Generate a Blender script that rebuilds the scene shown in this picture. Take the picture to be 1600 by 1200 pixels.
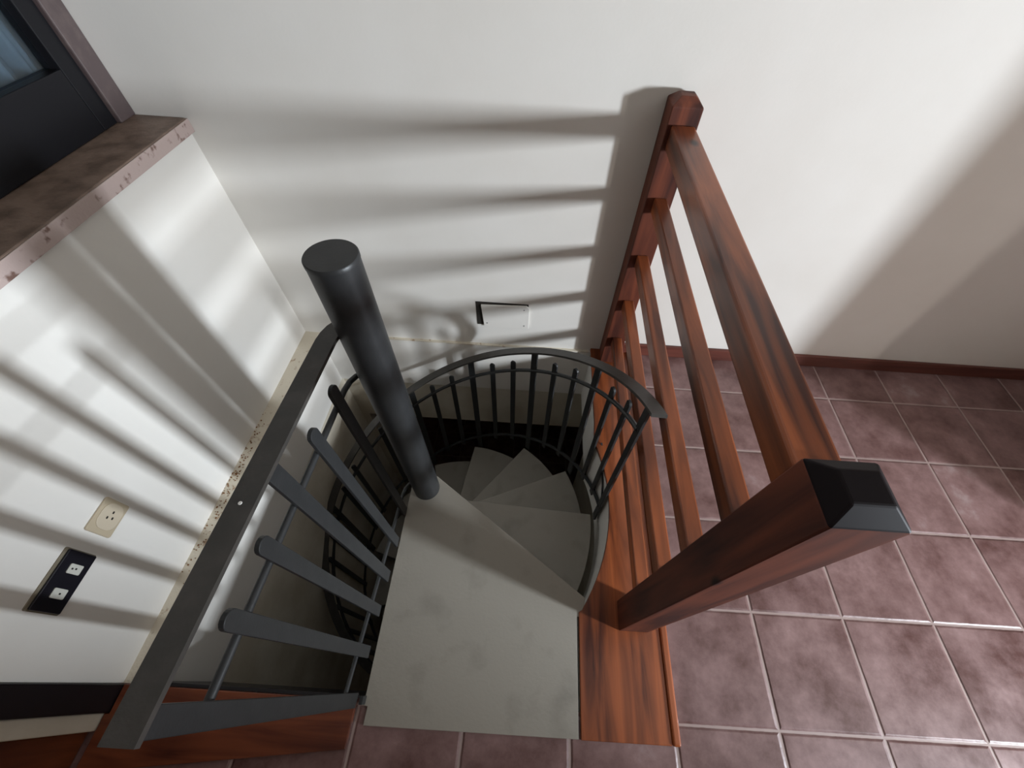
import bpy, bmesh, math, random
from mathutils import Vector, Matrix
random.seed(7)
SC = bpy.context.scene
for o in list(bpy.data.objects): bpy.data.objects.remove(o, do_unlink=True)

# ------------------------------------------------------------------ camera
def rot_rows(yaw, pitch, roll):
    y, p, r = map(math.radians, (yaw, pitch, roll))
    f = Vector((math.sin(y)*math.cos(p), math.cos(y)*math.cos(p), -math.sin(p)))
    rt = Vector((math.cos(y), -math.sin(y), 0)); up = rt.cross(f)
    return math.cos(r)*rt+math.sin(r)*up, -math.sin(r)*rt+math.cos(r)*up, -f
cam = bpy.data.cameras.new('camera'); cam_o = bpy.data.objects.new('camera', cam)
SC.collection.objects.link(cam_o); SC.camera = cam_o
R_, U_, B_ = rot_rows(0.073, 53.794, 3.816)
cam_o.matrix_world = Matrix(((R_.x, U_.x, B_.x, 0), (R_.y, U_.y, B_.y, 0), (R_.z, U_.z, B_.z, 1.5), (0, 0, 0, 1)))
cam.sensor_fit = 'HORIZONTAL'; cam.sensor_width = 36
cam.lens = 636.84/1600*36
cam.shift_x = -(825.69-800)/1600; cam.shift_y = (603.94-600)/1600
cam.clip_start = 0.01

# ------------------------------------------------------------------ light, exposure
SC.view_settings.view_transform = 'Standard'; SC.view_settings.look = 'None'
SC.view_settings.gamma = 1; SC.view_settings.use_curve_mapping = False
SC.view_settings.exposure = 0.0
W = bpy.data.worlds.new('world'); SC.world = W; W.use_nodes = True
W.node_tree.nodes['Background'].inputs[0].default_value = (1.0, 0.74, 0.52, 1)
W.node_tree.nodes['Background'].inputs[1].default_value = 0.15
def area(name, loc, target, sx, sy, power, col):
    l = bpy.data.lights.new(name, 'AREA'); l.shape = 'RECTANGLE'; l.size = sx; l.size_y = sy
    l.energy = power; l.color = col
    o = bpy.data.objects.new(name, l); SC.collection.objects.link(o); o.location = loc
    o.rotation_euler = (Vector(target)-Vector(loc)).to_track_quat('-Z', 'Y').to_euler()
    return o
area('daylight_window', (3.9, -1.1, 1.25), (2.9, -1.60, 1.20), 0.34, 0.46, 440, (0.84, 0.92, 1.0))
area('daylight_side_window', (3.5, -1.15, 1.25), (2.5, -1.4, 1.15), 0.12, 0.34, 30, (1.0, 0.93, 0.86))

# ------------------------------------------------------------------ materials
def mat(name, col, rough=0.5, metal=0.0, noise=None, bump=0.0, bscale=60, spec=0.5, coat=0.0, rvar=0.0):
    m = bpy.data.materials.new(name); m.use_nodes = True; nt = m.node_tree; n = nt.nodes; L = nt.links
    b = n['Principled BSDF']; b.inputs['Base Color'].default_value = (*col, 1)
    b.inputs['Roughness'].default_value = rough; b.inputs['Metallic'].default_value = metal
    b.inputs['Specular IOR Level'].default_value = spec; b.inputs['Coat Weight'].default_value = coat
    tc = n.new('ShaderNodeTexCoord')
    if noise:
        col2, sc, lo, hi = noise
        t = n.new('ShaderNodeTexNoise'); t.inputs['Scale'].default_value = sc; t.inputs['Detail'].default_value = 6
        L.new(tc.outputs['Object'], t.inputs['Vector'])
        r = n.new('ShaderNodeValToRGB'); r.color_ramp.elements[0].position = lo; r.color_ramp.elements[1].position = hi
        r.color_ramp.elements[0].color = (*col, 1); r.color_ramp.elements[1].color = (*col2, 1)
        L.new(t.outputs['Fac'], r.inputs['Fac']); L.new(r.outputs['Color'], b.inputs['Base Color'])
    if bump:
        t = n.new('ShaderNodeTexNoise'); t.inputs['Scale'].default_value = bscale; t.inputs['Detail'].default_value = 4
        L.new(tc.outputs['Object'], t.inputs['Vector'])
        bp = n.new('ShaderNodeBump'); bp.inputs['Strength'].default_value = bump; bp.inputs['Distance'].default_value = 0.004
        L.new(t.outputs['Fac'], bp.inputs['Height']); L.new(bp.outputs['Normal'], b.inputs['Normal'])
    return m

def wood(name, dark, light, axis='Y', rough=0.34, coat=0.22):
    m = bpy.data.materials.new(name); m.use_nodes = True; nt = m.node_tree; n = nt.nodes; L = nt.links
    b = n['Principled BSDF']; b.inputs['Roughness'].default_value = rough; b.inputs['Specular IOR Level'].default_value = 0.35
    b.inputs['Coat Weight'].default_value = coat; b.inputs['Coat Roughness'].default_value = 0.22
    tc = n.new('ShaderNodeTexCoord'); mp = n.new('ShaderNodeMapping')
    s = {'X': (2.2, 26, 26), 'Y': (26, 2.2, 26), 'Z': (26, 26, 2.2)}[axis]
    mp.inputs['Scale'].default_value = s; L.new(tc.outputs['Object'], mp.inputs['Vector'])
    t = n.new('ShaderNodeTexNoise'); t.inputs['Scale'].default_value = 1.0; t.inputs['Detail'].default_value = 8
    t.inputs['Distortion'].default_value = 0.8; L.new(mp.outputs['Vector'], t.inputs['Vector'])
    t2 = n.new('ShaderNodeTexNoise'); t2.inputs['Scale'].default_value = 3.0; L.new(tc.outputs['Object'], t2.inputs['Vector'])
    mx = n.new('ShaderNodeMath'); mx.operation = 'MULTIPLY_ADD'; mx.inputs[1].default_value = 0.45
    L.new(t2.outputs['Fac'], mx.inputs[0]); L.new(t.outputs['Fac'], mx.inputs[2])
    r = n.new('ShaderNodeValToRGB'); e = r.color_ramp.elements
    e[0].position = 0.5; e[0].color = (*dark, 1); e[1].position = 0.92; e[1].color = (*light, 1)
    L.new(mx.outputs[0], r.inputs['Fac'])
    # scattered knots
    v = n.new('ShaderNodeTexVoronoi'); v.inputs['Scale'].default_value = 5.5
    mk = n.new('ShaderNodeMapping'); mk.inputs['Scale'].default_value = {'X': (.6, 1, 1), 'Y': (1, .6, 1), 'Z': (1, 1, .6)}[axis]
    L.new(tc.outputs['Object'], mk.inputs['Vector']); L.new(mk.outputs['Vector'], v.inputs['Vector'])
    kr = n.new('ShaderNodeValToRGB'); kr.color_ramp.elements[0].position = 0.035; kr.color_ramp.elements[0].color = (.12, .08, .06, 1)
    kr.color_ramp.elements[1].position = 0.085; kr.color_ramp.elements[1].color = (1, 1, 1, 1)
    L.new(v.outputs['Distance'], kr.inputs['Fac'])
    mm = n.new('ShaderNodeMix'); mm.data_type = 'RGBA'; mm.blend_type = 'MULTIPLY'; mm.inputs[0].default_value = 1
    L.new(r.outputs['Color'], mm.inputs[6]); L.new(kr.outputs['Color'], mm.inputs[7])
    L.new(mm.outputs[2], b.inputs['Base Color'])
    bp = n.new('ShaderNodeBump'); bp.inputs['Strength'].default_value = 0.12; bp.inputs['Distance'].default_value = 0.002
    L.new(t.outputs['Fac'], bp.inputs['Height']); L.new(bp.outputs['Normal'], b.inputs['Normal'])
    return m

def tile_material():
    m = bpy.data.materials.new('terracotta_tiles'); m.use_nodes = True; nt = m.node_tree; n = nt.nodes; L = nt.links
    b = n['Principled BSDF']
    tc = n.new('ShaderNodeTexCoord'); sp = n.new('ShaderNodeSeparateXYZ'); L.new(tc.outputs['Object'], sp.inputs[0])
    P = 0.302
    def math_(op, a, b_=None, c=None):
        k = n.new('ShaderNodeMath'); k.operation = op
        for i, v in enumerate((a, b_, c)):
            if v is None: continue
            if isinstance(v, (int, float)): k.inputs[i].default_value = v
            else: L.new(v, k.inputs[i])
        return k.outputs[0]
    dist = []; cells = []
    nw = n.new('ShaderNodeTexNoise'); nw.inputs['Scale'].default_value = 40; L.new(tc.outputs['Object'], nw.inputs['Vector'])
    for ax, off in (('X', 1.087), ('Y', 0.234)):
        u = math_('DIVIDE', math_('SUBTRACT', sp.outputs[ax], off), P)
        cells.append(math_('FLOOR', u))
        fr = math_('FRACT', u)
        d = math_('MINIMUM', fr, math_('SUBTRACT', 1.0, fr)); dist.append(math_('MULTIPLY', d, P))
    d = math_('MINIMUM', dist[0], dist[1])
    dn = math_('MULTIPLY_ADD', nw.outputs['Fac'], 0.0022, d)
    g = n.new('ShaderNodeMapRange'); g.inputs['From Min'].default_value = 0.0036; g.inputs['From Max'].default_value = 0.0052
    L.new(dn, g.inputs['Value'])            # 0 = grout, 1 = tile
    cv = n.new('ShaderNodeCombineXYZ'); L.new(cells[0], cv.inputs[0]); L.new(cells[1], cv.inputs[1])
    wn = n.new('ShaderNodeTexWhiteNoise'); L.new(cv.outputs[0], wn.inputs['Vector'])
    t = n.new('ShaderNodeTexNoise'); t.inputs['Scale'].default_value = 7; t.inputs['Detail'].default_value = 9; t.inputs['Roughness'].default_value = 0.68
    ad = n.new('ShaderNodeVectorMath'); ad.operation = 'ADD'; L.new(tc.outputs['Object'], ad.inputs[0])
    sc = n.new('ShaderNodeVectorMath'); sc.operation = 'SCALE'; sc.inputs[3].default_value = 9; L.new(wn.outputs['Color'], sc.inputs[0])
    L.new(sc.outputs[0], ad.inputs[1]); L.new(ad.outputs[0], t.inputs['Vector'])
    r = n.new('ShaderNodeValToRGB'); e = r.color_ramp.elements
    e[0].position = 0.30; e[0].color = TILE_D; e[1].position = 0.62; e[1].color = TILE_L; e2 = r.color_ramp.elements.new(0.76); e2.color = (0.33, 0.245, 0.235, 1)
    f = math_('MULTIPLY_ADD', wn.outputs['Value'], 0.10, math_('SUBTRACT', t.outputs['Fac'], 0.05)); L.new(f, r.inputs['Fac'])
    mix = n.new('ShaderNodeMix'); mix.data_type = 'RGBA'; L.new(g.outputs[0], mix.inputs[0])
    mix.inputs[6].default_value = (0.33, 0.25, 0.23, 1); L.new(r.outputs['Color'], mix.inputs[7])
    L.new(mix.outputs[2], b.inputs['Base Color'])
    rr = n.new('ShaderNodeMapRange'); rr.inputs['From Min'].default_value = .3; rr.inputs['From Max'].default_value = .7
    rr.inputs['To Min'].default_value = .30; rr.inputs['To Max'].default_value = .48; L.new(t.outputs['Fac'], rr.inputs['Value'])
    L.new(rr.outputs[0], b.inputs['Roughness']); b.inputs['Specular IOR Level'].default_value = 0.5
    # pillowed tile edge + fine relief
    ed = n.new('ShaderNodeMapRange'); ed.interpolation_type = 'SMOOTHSTEP'
    ed.inputs['From Min'].default_value = 0.003; ed.inputs['From Max'].default_value = 0.011; L.new(dn, ed.inputs['Value'])
    h = math_('MULTIPLY_ADD', t.outputs['Fac'], 0.25, ed.outputs[0])
    bp = n.new('ShaderNodeBump'); bp.inputs['Strength'].default_value = 0.8; bp.inputs['Distance'].default_value = 0.003
    L.new(h, bp.inputs['Height']); L.new(bp.outputs['Normal'], b.inputs['Normal'])
    return m
TILE_D = (0.085, 0.036, 0.031, 1); TILE_L = (0.235, 0.140, 0.133, 1)
M = dict(
    wall=mat('white_paint', (0.77, 0.745, 0.70), 0.75, noise=((0.73, 0.70, 0.65), 3.0, .35, .7), bump=0.05, bscale=90),
    plaster=mat('cream_plaster', (0.62, 0.57, 0.47), 0.85, noise=((0.50, 0.44, 0.34), 5.0, .4, .7), bump=0.3, bscale=50),
    ledge=mat('dusty_ledge_plaster', (0.66, 0.60, 0.49), 0.9, noise=((0.36, 0.24, 0.15), 34.0, .60, .72), bump=0.4, bscale=120),
    tile=tile_material(),
    steel=mat('charcoal_steel_paint', (0.021, 0.022, 0.023), 0.42, noise=((0.027, 0.028, 0.029), 30, .4, .7), bump=0.06, bscale=200, spec=0.4),
    rail=mat('worn_dark_rail_paint', (0.040, 0.037, 0.033), 0.45, noise=((0.058, 0.052, 0.047), 24, .45, .7), bump=0.08, bscale=160),
    tread=mat('grey_tread_paint', (0.285, 0.262, 0.222), 0.55, noise=((0.21, 0.193, 0.163), 9.0, .55, .78), bump=0.1, bscale=120),
    woodY=wood('red_stained_pine_along', (0.045, 0.010, 0.005), (0.32, 0.085, 0.026), 'Y'),
    woodX=wood('red_stained_pine_across', (0.06, 0.013, 0.007), (0.22, 0.06, 0.024), 'X'),
    woodZ=wood('red_stained_pine_upright', (0.035, 0.008, 0.005), (0.16, 0.040, 0.018), 'Z', .6, 0.0),
    base=wood('dark_red_skirting_wood', (0.075, 0.022, 0.016), (0.16, 0.05, 0.035), 'X', 0.4, 0.1),
    stone=mat('brown_speckled_stone', (0.25, 0.175, 0.135), 0.5, noise=((0.14, 0.095, 0.07), 16, .4, .65), bump=0.3, bscale=70),
    stone_edge=mat('pink_speckled_stone_edge', (0.46, 0.36, 0.33), 0.6, noise=((0.16, 0.09, 0.07), 38, .60, .70), bump=0.3, bscale=90),
    black=mat('black_window_frame', (0.008, 0.008, 0.010), 0.35, spec=0.25),
    brownframe=mat('brown_metal_jamb', (0.085, 0.062, 0.062), 0.5, noise=((0.12, 0.09, 0.085), 30, .45, .7)),
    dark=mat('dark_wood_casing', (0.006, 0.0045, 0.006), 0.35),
    endcap=mat('dark_sealed_end_grain', (0.008, 0.005, 0.006), 0.55, spec=0.1),
    doorwood=wood('brown_door_wood', (0.06, 0.014, 0.007), (0.20, 0.055, 0.02), 'Z', 0.4, 0.1),
    cream=mat('cream_plastic', (0.50, 0.42, 0.30), 0.4),
    creamlt=mat('cream_plastic_face', (0.58, 0.50, 0.38), 0.4),
    blackpl=mat('black_plastic', (0.010, 0.009, 0.014), 0.35),
    grout=mat('old_sealant', (0.20, 0.17, 0.12), 0.7),
    whitepl=mat('white_plastic', (0.62, 0.62, 0.56), 0.4),
    hole=mat('dark_recess', (0.02, 0.016, 0.012), 0.9),
    screw=mat('steel_screw', (0.25, 0.25, 0.26), 0.35, 1.0),
    curtain=mat('grey_blue_curtain', (0.34, 0.42, 0.50), 0.6),
    crumb=mat('rust_crumb', (0.20, 0.09, 0.03), 0.9),
    hole_light=mat('painted_hole_light', (0.8, 0.78, 0.74), 0.5),  # white colour stands in for light shining through a screw hole
)
nt_ = M['curtain'].node_tree; tl = nt_.nodes.new('ShaderNodeBsdfTranslucent'); tl.inputs[0].default_value = (.40, .52, .62, 1)
ms = nt_.nodes.new('ShaderNodeMixShader'); ms.inputs[0].default_value = .6
nt_.links.new(nt_.nodes['Principled BSDF'].outputs[0], ms.inputs[1]); nt_.links.new(tl.outputs[0], ms.inputs[2])
nt_.links.new(ms.outputs[0], nt_.nodes['Material Output'].inputs[0])
gl = bpy.data.materials.new('window_glass'); gl.use_nodes = True
g_ = gl.node_tree.nodes['Principled BSDF']; g_.inputs['Transmission Weight'].default_value = 1; g_.inputs['Roughness'].default_value = 0.02
g_.inputs['IOR'].default_value = 1.45; g_.inputs['Base Color'].default_value = (.8, .9, .95, 1); M['glass'] = gl

# ------------------------------------------------------------------ mesh helpers
class MB:
    def __init__(s): s.bm = bmesh.new()
    def box(s, x0, x1, y0, y1, z0, z1):
        v = [s.bm.verts.new((x, y, z)) for z in (z0, z1) for x, y in ((x0, y0), (x1, y0), (x1, y1), (x0, y1))]
        for f in ((3, 2, 1, 0), (4, 5, 6, 7), (0, 1, 5, 4), (1, 2, 6, 5), (2, 3, 7, 6), (3, 0, 4, 7)):
            s.bm.faces.new([v[i] for i in f])
        return s
    def prism(s, pts, z0, z1):
        a = [s.bm.verts.new((x, y, z0)) for x, y in pts]; b = [s.bm.verts.new((x, y, z1)) for x, y in pts]
        s.bm.faces.new(a[::-1]); s.bm.faces.new(b); k = len(pts)
        for i in range(k): s.bm.faces.new((a[i], a[(i+1) % k], b[(i+1) % k], b[i]))
        return s
    def extr(s, pts3, d):
        a = [s.bm.verts.new(p) for p in pts3]; b = [s.bm.verts.new(Vector(p)+Vector(d)) for p in pts3]
        s.bm.faces.new(a[::-1]); s.bm.faces.new(b); k = len(a)
        for i in range(k): s.bm.faces.new((a[i], a[(i+1) % k], b[(i+1) % k], b[i]))
        return s
    def sweep(s, frames, prof, closed=False):
        rings = []
        for o, u, v in frames:
            rings.append([s.bm.verts.new(Vector(o)+Vector(u)*a+Vector(v)*b) for a, b in prof])
        k = len(prof); n = len(rings)
        for i in range(n-1 if not closed else n):
            A, B = rings[i], rings[(i+1) % n]
            for j in range(k): s.bm.faces.new((A[j], A[(j+1) % k], B[(j+1) % k], B[j]))
        if not closed: s.bm.faces.new(rings[0][::-1]); s.bm.faces.new(rings[-1])
        return s
    def build(s, name, m, parent=None, bevel=0, smooth=False, loc=None, seg=2):
        bmesh.ops.recalc_face_normals(s.bm, faces=s.bm.faces[:])
        if loc is not None: bmesh.ops.translate(s.bm, verts=s.bm.verts[:], vec=-Vector(loc))
        me = bpy.data.meshes.new(name); s.bm.to_mesh(me); s.bm.free()
        for mm in (m if isinstance(m, (list, tuple)) else [m]): me.materials.append(mm)
        o = bpy.data.objects.new(name, me); SC.collection.objects.link(o)
        if loc is not None: o.location = loc
        if parent is not None: o.parent = parent; o.matrix_parent_inverse = Matrix.Translation(-parent.location) if parent.type == 'EMPTY' and parent.parent is None else Matrix.Identity(4)
        if smooth:
            for p in me.polygons: p.use_smooth = True
            me.set_sharp_from_angle(angle=math.radians(40))
        if bevel:
            b = o.modifiers.new('bevel', 'BEVEL'); b.width = bevel; b.segments = seg; b.limit_method = 'ANGLE'; b.angle_limit = math.radians(40)
        return o
def tag(o, label=None, cat=None, group=None, kind=None):
    for k, v in (('label', label), ('category', cat), ('group', group), ('kind', kind)):
        if v: o[k] = v
    return o
def thing(name, loc, label, cat, group=None):
    o = bpy.data.objects.new(name, None); SC.collection.objects.link(o); o.location = loc; o.empty_display_size = 0.05
    return tag(o, label, cat, group)
def circ(r, n): return [(r*math.cos(2*math.pi*i/n), r*math.sin(2*math.pi*i/n)) for i in range(n)]
def structure(o): o['kind'] = 'structure'; return o

# ------------------------------------------------------------------ the place
XL, YB = -1.11, 1.345            # faces of the left and back walls
XI, YI, YF = -1.045, 1.333, -0.055   # inner faces of the stairwell opening
AX, AY = -0.357, 0.583           # axis of the spiral
AXV = Vector((AX, AY, 0))
def pol(r, az, z=0): a = math.radians(az); return Vector((AX+r*math.cos(a), AY+r*math.sin(a), z))
SLAB = -0.36
edge = [(0.211, -0.115), (0.211, 0.20)]
edge += [tuple(pol(0.690, a)[:2]) for a in range(-33, 24, 3)]
edge += [(0.293, 0.93), (0.292, 1.02), (0.292, YB)]

b = MB(); b.prism([(-1.3, -2.2), (3.6, -2.2), (3.6, -0.115), (-1.3, -0.115)], -0.02, 0)
b.prism([(-1.3, -0.115), (3.6, -0.115), (3.6, YF), (-1.3, YF)], -0.02, 0)
b.prism([(x+.006, max(y, YF)) for x, y in edge]+[(3.6, YB), (3.6, YF)], -0.02, 0)
structure(b.build('floor', M['tile']))
b = MB(); b.prism([(-1.3, -2.2), (3.6, -2.2), (3.6, YF), (-1.3, YF)], SLAB, -0.021)
b.prism([(x+.008, max(y, YF)) for x, y in edge]+[(3.6, YB+.2), (3.6, YF)], SLAB, -0.021)
structure(b.build('wall_stairwell', M['wall']))
# walls
b = MB(); b.box(-1.5, 3.8, YB, YB+.2, 0, 3.2)
b.box(-1.25, 0.31, YI, YB+.2, SLAB, -0.006)
structure(b.build('wall_back', M['wall']))
b = MB(); b.box(-1.25, 0.6, YB, YB+.2, -0.74, SLAB)
b.box(-1.25, -1.0, YB, YB+.2, -2.72, -0.74); b.box(0.42, 0.6, 0.2, YB, -2.72, SLAB); b.box(0.42, 0.6, -1, 0.2, -2.72, SLAB)
b.box(-1.25, XI, -1.0, YB, -2.72, SLAB)
structure(b.build('wall_lower', M['plaster']))
b = MB(); b.box(-1.4, 1.6, YB+.2, 3.0, -0.74, -0.66); b.box(-1.4, 1.6, 3.0, 3.1, -2.72, -.66); b.box(-1.5, -1.4, YB, 3.0, -2.72, -.66)
b.box(1.5, 1.6, YB, 3.0, -2.72, -.66); b.box(-1.25, .6, -1.1, -1.0, -2.72, SLAB); b.box(.6, 1.6, YB, YB+.2, -2.72, -.66)
structure(b.build('wall_lower_room', M['plaster']))
b = MB(); b.box(-1.5, 1.6, -1.1, 3.1, -2.80, -2.72); structure(b.build('floor_lower', M['tile']))
b = MB(); b.box(XL-.19, XL, YF, YB, 0, 0.90)
b.box(XL-.19, XL, YF, 0.25, 0.90, 3.2); b.box(XL-.19, XL, 0.25, YB, 2.2, 3.2)
b.box(XL-.19, XL, -1.0, YF, 2.1, 3.2); b.box(XL-.19, XL, -2.2, -1.0, 0, 3.2)
b.box(XL-.14, XI, YF, YB, SLAB, -0.006)
structure(b.build('wall_left', M['wall']))
b = MB(); b.box(XL-.14, XI+.0015, YF, YB, -0.006, 0.0); b.box(XI+.0015, 0.285, YI-.0015, YB, -0.006, 0.0)
structure(b.build('trim_1', M['ledge']))
b = MB(); b.box(2.5, 2.62, 0.19, YB, 0, 3.2); b.box(2.5, 2.62, -2.2, -0.755, 0, 3.2); structure(b.build('wall_right', M['wall']))
b = MB(); b.box(-1.5, 3.8, -2.2, YB+.2, 2.7, 2.8); structure(b.build('ceiling', M['wall']))
# skirting on the back wall
b = MB(); b.box(0.425, 2.5, YB-.014, YB, 0.0, 0.072); structure(b.build('baseboard_back', M['base'], bevel=.004))
# boards that edge the opening
b = MB(); b.prism(edge+[(0.466, YB-.001), (0.466, -0.115)], 0.0005, 0.014)
structure(b.build('trim_2', M['woodY'], bevel=.002))
b = MB(); b.box(0.467, 0.490, -0.116, YB-.001, 0.0005, 0.020)
structure(b.build('trim_3', M['woodY'], bevel=.006, seg=3))
b = MB(); b.prism([(-1.096, YF-.002), (-0.43, YF-.002), (-0.43, -0.165), (-1.109, -0.245), (-1.109, -.1625), (-1.109, -.123), (-1.096, -.123)], 0.0005, 0.014)
structure(b.build('trim_4', M['woodX'], bevel=.002))
b = MB(); b.box(XI+.002, -0.425, YF+.0005, YF+.008, SLAB, 0.013); structure(b.build('trim_6', M['dark']))  # added thin board, coloured near black to hide the lit white slab face
# door in the left wall
b = MB(); b.box(XL-.06, XL+.012, -0.122, YF-.001, 0.0, 2.1); structure(b.build('door_1', M['dark'], bevel=.004))
b = MB(); b.box(XL-.06, XL-.002, -0.162, -0.123, 0, 2.1); structure(b.build('trim_5', M['plaster'], bevel=.003))
b = MB(); b.box(XL-.06, XL-.02, -0.99, -0.163, 0.004, 2.09); structure(b.build('door_2', M['doorwood'], bevel=.004))

# window in the left wall
win = bpy.data.objects.new('window_1', None); SC.collection.objects.link(win); win.location = (-1.27, 0.8, 0.94); win['kind'] = 'structure'
XW = -1.25
b = MB(); b.box(XL-.19, XL+.012, 0.24, YB-.001, 0.901, 0.938)
sill = b.build('window_sill', M['stone'], win, bevel=.004)
b = MB(); b.box(XL+.0125, XL+.016, 0.24, YB-.001, 0.899, 0.936); b.build('sill_edge', M['stone_edge'], win, bevel=.001)
b = MB(); b.box(XW-.05, XW, 1.278, YB-.001, 0.938, 2.2); b.box(XW-.05, XW, 0.25, 0.31, 0.938, 2.2); b.box(XW-.05, XW, 0.31, 1.278, 2.14, 2.2)
b.build('window_frame', M['brownframe'], win, bevel=.004)
b = MB(); b.box(XW-.06, XW-.012, 1.222, 1.2775, 0.939, 2.14); b.box(XW-.06, XW-.012, 0.3105, 0.39, 0.939, 2.14)
b.box(XW-.06, XW-.012, 0.39, 1.222, 0.939, 1.085); b.box(XW-.06, XW-.012, 0.39, 1.222, 2.06, 2.14)
b.build('sash', M['black'], win, bevel=.003)
b = MB(); b.box(XW-.042, XW-.036, 0.388, 1.224, 1.083, 2.062); b.build('pane', M['glass'], win)
b = MB(); pts = []
for i in range(161):
    y = 0.40+i*0.88/160
    pts.append(y)
rows = [0.98, 1.4, 1.8, 2.1]
vs = [[b.bm.verts.new((XW-.085+.014*math.sin(y*95)+.006*math.sin(y*211+z), y, z)) for y in pts] for z in rows]
for r in range(3):
    for i in range(160): b.bm.faces.new((vs[r][i], vs[r][i+1], vs[r+1][i+1], vs[r+1][i]))
cu = b.build('net_curtain', M['curtain'], None, smooth=True)
s_ = cu.modifiers.new('thick', 'SOLIDIFY'); s_.thickness = 0.0015
tag(cu, 'grey-blue folded curtain hanging behind the dark window pane', 'curtain')


# ------------------------------------------------------------------ spiral staircase
st = thing('spiral_staircase', (AX, AY, -2.72), 'grey spiral staircase with charcoal pole, pale treads and bar railings', 'staircase')
RP = 0.047
b = MB(); n = 48
b.sweep([((AX, AY, z), (1, 0, 0), (0, 1, 0)) for z in (-2.72, 1.040)], circ(RP, n))
b.build('centre_pole', M['steel'], st, smooth=True)
b = MB(); b.sweep([((AX, AY, z), (r, 0, 0), (0, r, 0)) for z, r in ((1.040, 1.0), (1.0405, 1.02), (1.049, 1.02), (1.051, .985))], circ(RP, n))
b.build('pole_cap', M['steel'], st, smooth=True)

RT = 0.660; RISE = 0.225; STEP = 28.0
def tangent_edge(az, off, r0, r1):
    """points of a straight edge that runs outward at angle az, shifted sideways by off"""
    a = math.radians(az); d = Vector((math.cos(a), math.sin(a), 0)); nrm = Vector((-d.y, d.x, 0))*off
    return [AXV+nrm+d*r0, AXV+nrm+d*r1]
def tread_outline(az1, span=33):
    off = 0.055
    dl = math.degrees(math.asin(off/RT)); rr = math.sqrt(RT*RT-off*off)
    p = tangent_edge(az1-dl, off, 0.0, rr)                # trailing edge
    q = tangent_edge(az1-span+dl, -off, 0.0, rr)          # leading edge
    pts = [q[0], q[1]]
    for i in range(1, 12): pts.append(pol(RT, az1-span+span*i/12))
    pts += [p[1], p[0]]
    back = math.degrees(math.atan2((p[0]-AXV).y, (p[0]-AXV).x)); end = math.degrees(math.atan2((q[0]-AXV).y, (q[0]-AXV).x))
    while end < back: end += 360
    for i in range(1, 8): pts.append(pol(off, back+(end-back)*i/8))
    return [(v.x, v.y) for v in pts]
o0 = tread_outline(0)
def make_tread():
    b = MB(); b.prism([(x-AX, y-AY) for x, y in o0], -0.010, 0)
    k = b.build('tread', M['tread'], None, bevel=.002)
    b = MB()                                            # turned-down front lip
    q0, q1 = Vector(o0[0])-Vector((AX, AY)), Vector(o0[1])-Vector((AX, AY)); 
    p0, p1 = Vector(o0[14])-Vector((AX, AY)), Vector(o0[13])-Vector((AX, AY))
    for a, c in ((q0, q1), (p0, p1)):
        d = (c-a).normalized(); nn = Vector((-d.y, d.x))*.003
        b.prism([tuple(a+d*.02+nn), tuple(c-d*.01+nn), tuple(c-d*.01-nn), tuple(a+d*.02-nn)], -0.05, -0.0101)
    l = b.build('tread_lip', M['steel'], k)
    return k, l
tr, lip = make_tread()
AZT = [2.0, 29.0, 57.3, 87.0, 112.5]+[112.5+28*i for i in range(1, 7)]
for i, az in enumerate(AZT):
    if i == 0: t_, l_ = tr, lip
    else:
        t_ = tr.copy(); l_ = lip.copy(); SC.collection.objects.link(t_); SC.collection.objects.link(l_)
    t_.parent = st; t_.matrix_parent_inverse = Matrix.Translation(-st.location)
    t_.location = (AX, AY, -RISE*(i+1)); t_.rotation_euler = (0, 0, math.radians(az))
    l_.parent = t_; l_.matrix_parent_inverse = Matrix.Identity(4)

# landing platform
lp = [(-0.397, -0.114), (0.205, -0.114), (0.205, 0.186), (0.222, 0.186), (0.234, 0.242), (AX+.040, AY+.043)]
lp += [(AX+0.058*math.cos(math.radians(a)), AY+0.058*math.sin(math.radians(a))) for a in (60, 85, 110, 135, 160, 180)]
lp += [(-0.413, 0.30), (-0.408, -0.070), (-0.397, -0.072)]
b = MB(); b.prism(lp, 0.0006, 0.0115)
b.build('landing_platform', M['tread'], st, bevel=.0015)
b = MB(); b.prism([(-0.410, -0.052), (-0.404, -0.052), (-0.408, 0.56), (-0.414, 0.56)], -0.06, 0.0004)
d = (Vector((AX+.04, AY+.043))-Vector((0.230, 0.246))).normalized(); nn = Vector((-d.y, d.x))*.003
p, q = Vector((0.228, 0.243)), Vector((AX+.05, AY+.030))
b.prism([tuple(p+nn), tuple(q+nn), tuple(q-nn), tuple(p-nn)], -0.06, 0.0004)
b.build('platform_edge_beam', M['steel'], st)

# spiral handrail and rings
RH = 0.684
def hz(az): return 0.612-0.00804*(az-2.5)
def ring(name, r, az0, az1, dz, prof, m):
    b = MB(); fr = []; k = int((az1-az0)/3)+1
    for i in range(k+1):
        az = az0+(az1-az0)*i/k; a = math.radians(az)
        rad = Vector((math.cos(a), math.sin(a), 0)); tan = Vector((-rad.y*r, rad.x*r, -0.00804*180/math.pi)).normalized()
        up = rad.cross(tan); up = up if up.z > 0 else -up
        fr.append((pol(r, az, hz(az)+dz), rad, up))
    b.sweep(fr, prof); return b.build(name, m, st, smooth=True)
rect = lambda w, t: [(-w/2, -t/2), (w/2, -t/2), (w/2, t/2), (-w/2, t/2)]
AZE = 300
ring('handrail', RH+.002, -2.5, AZE, 0.005, rect(.040, .009), M['rail'])
ring('guard_ring', RH, 2.5, AZE, -0.128, circ(.0085, 10), M['steel'])
ring('guard_ring', RH, 2.5, AZE, -0.752, circ(.0085, 10), M['steel'])
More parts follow.
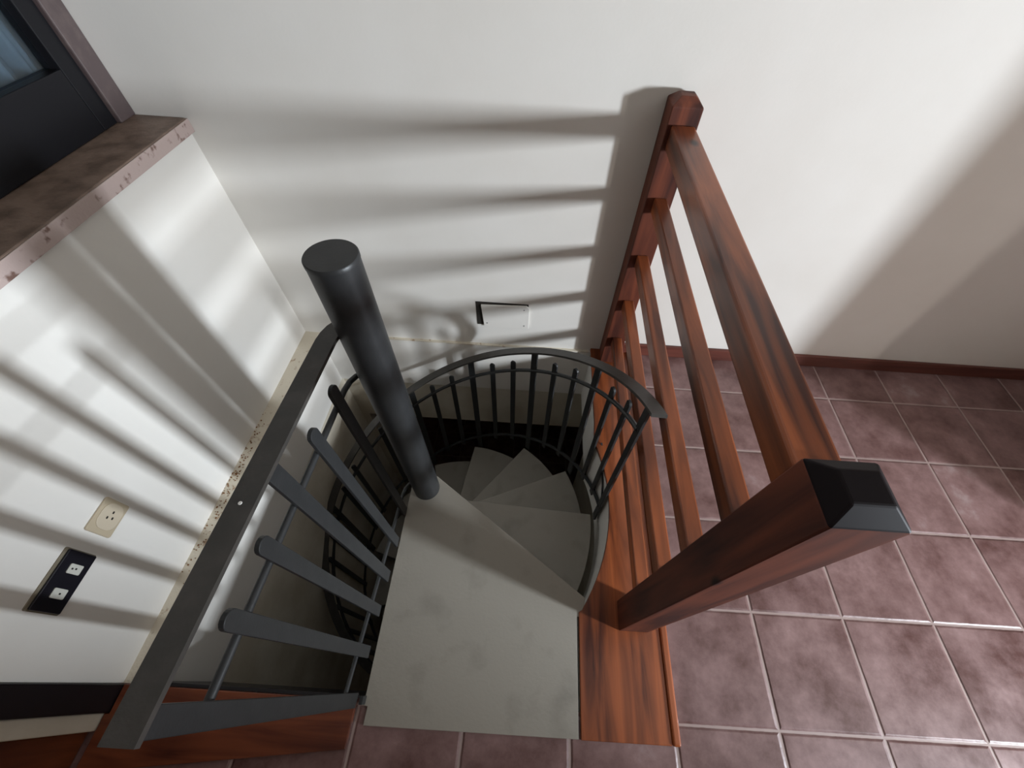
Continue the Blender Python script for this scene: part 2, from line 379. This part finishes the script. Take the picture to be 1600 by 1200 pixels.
def bar_mesh(w, t, h, rounded):
    b = MB()
    prof = [(-w/2, 0), (w/2, 0)]
    if rounded: prof += [(w/2*math.cos(math.radians(a)), h-w/2+w/2*math.sin(math.radians(a))) for a in range(0, 181, 20)]
    else: prof += [(w/2, h), (-w/2, h)]
    b.extr([(-t/2, y, z) for y, z in prof], (t, 0, 0)); return b
def put_baluster(src, loc, rz, par=st):
    o = src if src.parent is None else src.copy()
    if o is not src: SC.collection.objects.link(o)
    o.parent = par; o.matrix_parent_inverse = Matrix.Translation(-par.location)
    o.location = loc; o.rotation_euler = (0, 0, rz); return o
short = bar_mesh(.025, .009, .735, True).build('baluster', M['steel'], None, bevel=.001)
long_ = bar_mesh(.030, .009, .880, False).build('baluster', M['steel'], None, bevel=.001)
LONG = [2.5, 28.5, 56.5, 84.3]+[84.3+27.8*i for i in range(1, 8)]
for i, az in enumerate(LONG):
    put_baluster(long_, pol(RH, az, hz(az)-.880), math.radians(az))
    if i < len(LONG)-1:
        for f in (1/3, 2/3):
            a = az+(LONG[i+1]-az)*f
            put_baluster(short, pol(RH+.0002, a, hz(a)-.062-.735), math.radians(a))

# straight guard on the open side of the platform
XG = -0.419
def rz_(y, base, s): return base+s*(y-.26)
hp = [(XG, -.078), (XG, .20), (XG, .545), (XG+.002, .562), (XG+.007, .578), (XG+.016, .592), (XG+.028, .602)]
def flat_path(name, pts, zf, prof, m):
    b = MB(); fr = []
    for i, (x, y) in enumerate(pts):
        a = Vector(pts[max(i-1, 0)]); c = Vector(pts[min(i+1, len(pts)-1)]); d = (c-a).normalized()
        fr.append((Vector((x, y, zf(y))), Vector((d.y, -d.x, 0)), Vector((0, 0, 1))))
    b.sweep(fr, prof); return b.build(name, m, st, smooth=True)
hr = flat_path('handrail', hp, lambda y: rz_(y, .878, -.045), rect(.040, .009), M['rail'])
flat_path('guard_rail', [(XG-.011, -.046), (XG-.011, .535), (XG-.007, .562), (XG+.002, .580), (XG+.016, .594), (XG+.028, .602)], lambda y: rz_(y, .722, -.06), circ(.007, 10), M['steel'])
flat_path('guard_rail', [(XG-.011, -.046), (XG-.011, .535), (XG-.007, .562), (XG+.002, .580), (XG+.016, .594), (XG+.028, .602)], lambda y: rz_(y, .088, -.13), circ(.006, 10), M['steel'])
for y, tall in ((-.058, 1), (.055, 0), (.163, 0), (.265, 1), (.377, 0), (.488, 0)):
    zb = rz_(y, .030, -.10); zt = rz_(y, .872, -.045) if tall else rz_(y, .797, -.06)
    h = zt-zb
    k = bar_mesh(.031 if not tall else .034, .009, h, not tall).build('baluster', M['steel'], None, bevel=.0012)
    put_baluster(k, (XG+.0005*0, y, zb), 0)
b = MB(); b.box(XG+.005, -0.404, -.068, -.048, .0118, .045); b.build('bracket', M['steel'], st, bevel=.001)
b = MB(); b.sweep([((-.4205, .198, z), (r, 0, 0), (0, r, 0)) for z, r in ((rz_(.198, .8826, -.045), 1), (rz_(.198, .8834, -.045), .9))], circ(.003, 12))
b.build('screw_hole_light', M['hole_light'], st)['label'] = 'white dot painted for light through a screw hole in the dark handrail'  # white disc painted for light passing through a screw hole
# small curved fixing strap against the edge of the opening
b = MB(); fr = []
for i in range(9):
    a = math.radians(180-i*13); c = Vector((.325, .70, -.02))
    fr.append((Vector((.318+.012*math.sin(i*.3), .82-.028*i, .012-.016*i)), Vector((1, 0, 0)), Vector((0, .2, 1)).normalized()))
b.sweep(fr, rect(.006, .016)); b.build('fixing_strap', M['steel'], st, smooth=True)

# ------------------------------------------------------------------ wooden railing
wr = thing('wooden_railing', (0.38, 0.75, 0.014), 'reddish-brown stained wooden railing with square posts beside the stairwell', 'railing')
def post(name, x0, x1, y0, y1, zt, z0=0.0145, capmat=False):
    b = MB(); c = .022
    b.box(x0, x1, y0, y1, z0, zt-.020)
    top = [f for f in b.bm.faces if all(abs(v.co.z-(zt-.020)) < 1e-6 for v in f.verts)][0]
    r = bmesh.ops.extrude_discrete_faces(b.bm, faces=[top])
    f = r['faces'][0]
    mx, my = (x0+x1)/2, (y0+y1)/2
    for v in f.verts:
        v.co.z = zt; v.co.x += c if v.co.x < mx else -c; v.co.y += c if v.co.y < my else -c
    bmesh.ops.remove_doubles(b.bm, verts=b.bm.verts[:], dist=1e-5)
    if capmat:
        o = b.build(name, [M['woodZ'], M['endcap']], wr, bevel=.0025)
        for p in o.data.polygons:
            if p.center.z > zt-.019 and p.normal.z > .3: p.material_index = 1
        return o
    return b.build(name, M['woodZ'], wr, bevel=.0025)
post('newel_post', .337, .430, .155, .240, 1.083, capmat=True)
post('wall_post', .335, .420, 1.262, YB-.001, 1.098)
b = MB(); b.box(.346, .412, .2405, 1.2615, .972, 1.036); b.build('handrail', M['woodY'], wr, bevel=.006, seg=3)
for z in (.781, .568, .356, .140):
    b = MB(); b.box(.359, .399, .2405, 1.2615, z, z+.048); b.build('rail', M['woodY'], wr, bevel=.004)

# ------------------------------------------------------------------ wall fittings
def rrect(cy, cz, w, h, r, n=5):
    p = []
    for sx, sz, a0 in ((1, 1, 0), (-1, 1, 90), (-1, -1, 180), (1, -1, 270)):
        for i in range(n+1):
            a = math.radians(a0+90*i/n); p.append((cy+sx*(w/2-r)+r*math.cos(a), cz+sz*(h/2-r)+r*math.sin(a)))
    return p
def plate(x, cy, cz, w, h, t, r): return MB().extr([(x, y, z) for y, z in rrect(cy, cz, w, h, r)], (t, 0, 0))
so = thing('wall_socket', (XL, .305, .362), 'cream rectangular socket plate with three dark holes on the white wall', 'socket')
plate(XL+.0005, .305, .362, .088, .080, .006, .006).build('plate', M['cream'], so, bevel=.0015)
plate(XL+.0065, .307, .361, .066, .064, .002, .024).build('face', M['creamlt'], so, bevel=.0008)
for dy, dz in ((.010, -.002), (-.006, .007), (-.004, -.009)):
    plate(XL+.0086, .309+dy, .362+dz, .007, .005, .0004, .002).build('pin_hole', M['hole'], so)
sw = thing('wall_switch_panel', (XL, .146, .369), 'long black switch panel with two small white modules on the left wall', 'switch')
plate(XL+.0002, .146, .369, .140, .090, .003, .004).build('backing', M['grout'], sw)
plate(XL+.0032, .146, .367, .134, .080, .006, .003).build('cover', M['blackpl'], sw, bevel=.0015)
for cy in (.174, .119):
    k = plate(XL+.0092, cy, .365, .022, .036, .003, .003).build('module', M['whitepl'], sw, bevel=.0008)
    holes = ((.000, .009), (.001, -.001)) if cy > .15 else ((.0, -.001),)
    for dy, dz in holes:
        plate(XL+.0122, cy+dy, .365+dz, .004, .005, .0003, .001).build('module_hole', M['hole'], sw)
cp = thing('access_cover_plate', (-.13, YB, .2), 'white metal cover plate with a dark gap at its corner on the back wall', 'cover plate')
def yplate(y, cx, cz, w, h, t, r): return MB().extr([(x, y, z) for x, z in rrect(cx, cz, w, h, r)], (0, -t, 0))
yplate(YB-.0003, -.138, .2005, .234, .138, .0012, .002).build('recess', M['hole'], cp)
b = MB(); b.extr([(-.231, YB-.0016, .256), (-.030, YB-.0016, .264), (-.017, YB-.0016, .252), (-.017, YB-.0016, .128), (-.222, YB-.0016, .128)], (0, -.008, 0))
b.build('cover', M['wall'], cp, bevel=.001)
for x, z in ((-.040, .243), (-.208, .150), (-.038, .146)):
    yplate(YB-.0096, x, z, .006, .006, .0006, .0028).build('screw', M['screw'], cp)

# rust crumbs along the left ledge
b = MB()
for i in range(130):
    y = random.gauss(.56, .14); x = XL+random.uniform(.002, .030)
    if y < .1 or y > 1.2: continue
    s = random.uniform(.0012, .0035); a = random.random()*6.28
    b.prism([(x+s*math.cos(a+j*1.57+random.uniform(-.3, .3)), y+s*math.sin(a+j*1.57)) for j in range(4)], 0.0002, s*.8)
tag(b.build('rust_crumbs', M['crumb']), 'brown rust crumbs scattered along the cream ledge by the left wall', 'debris', kind='stuff')
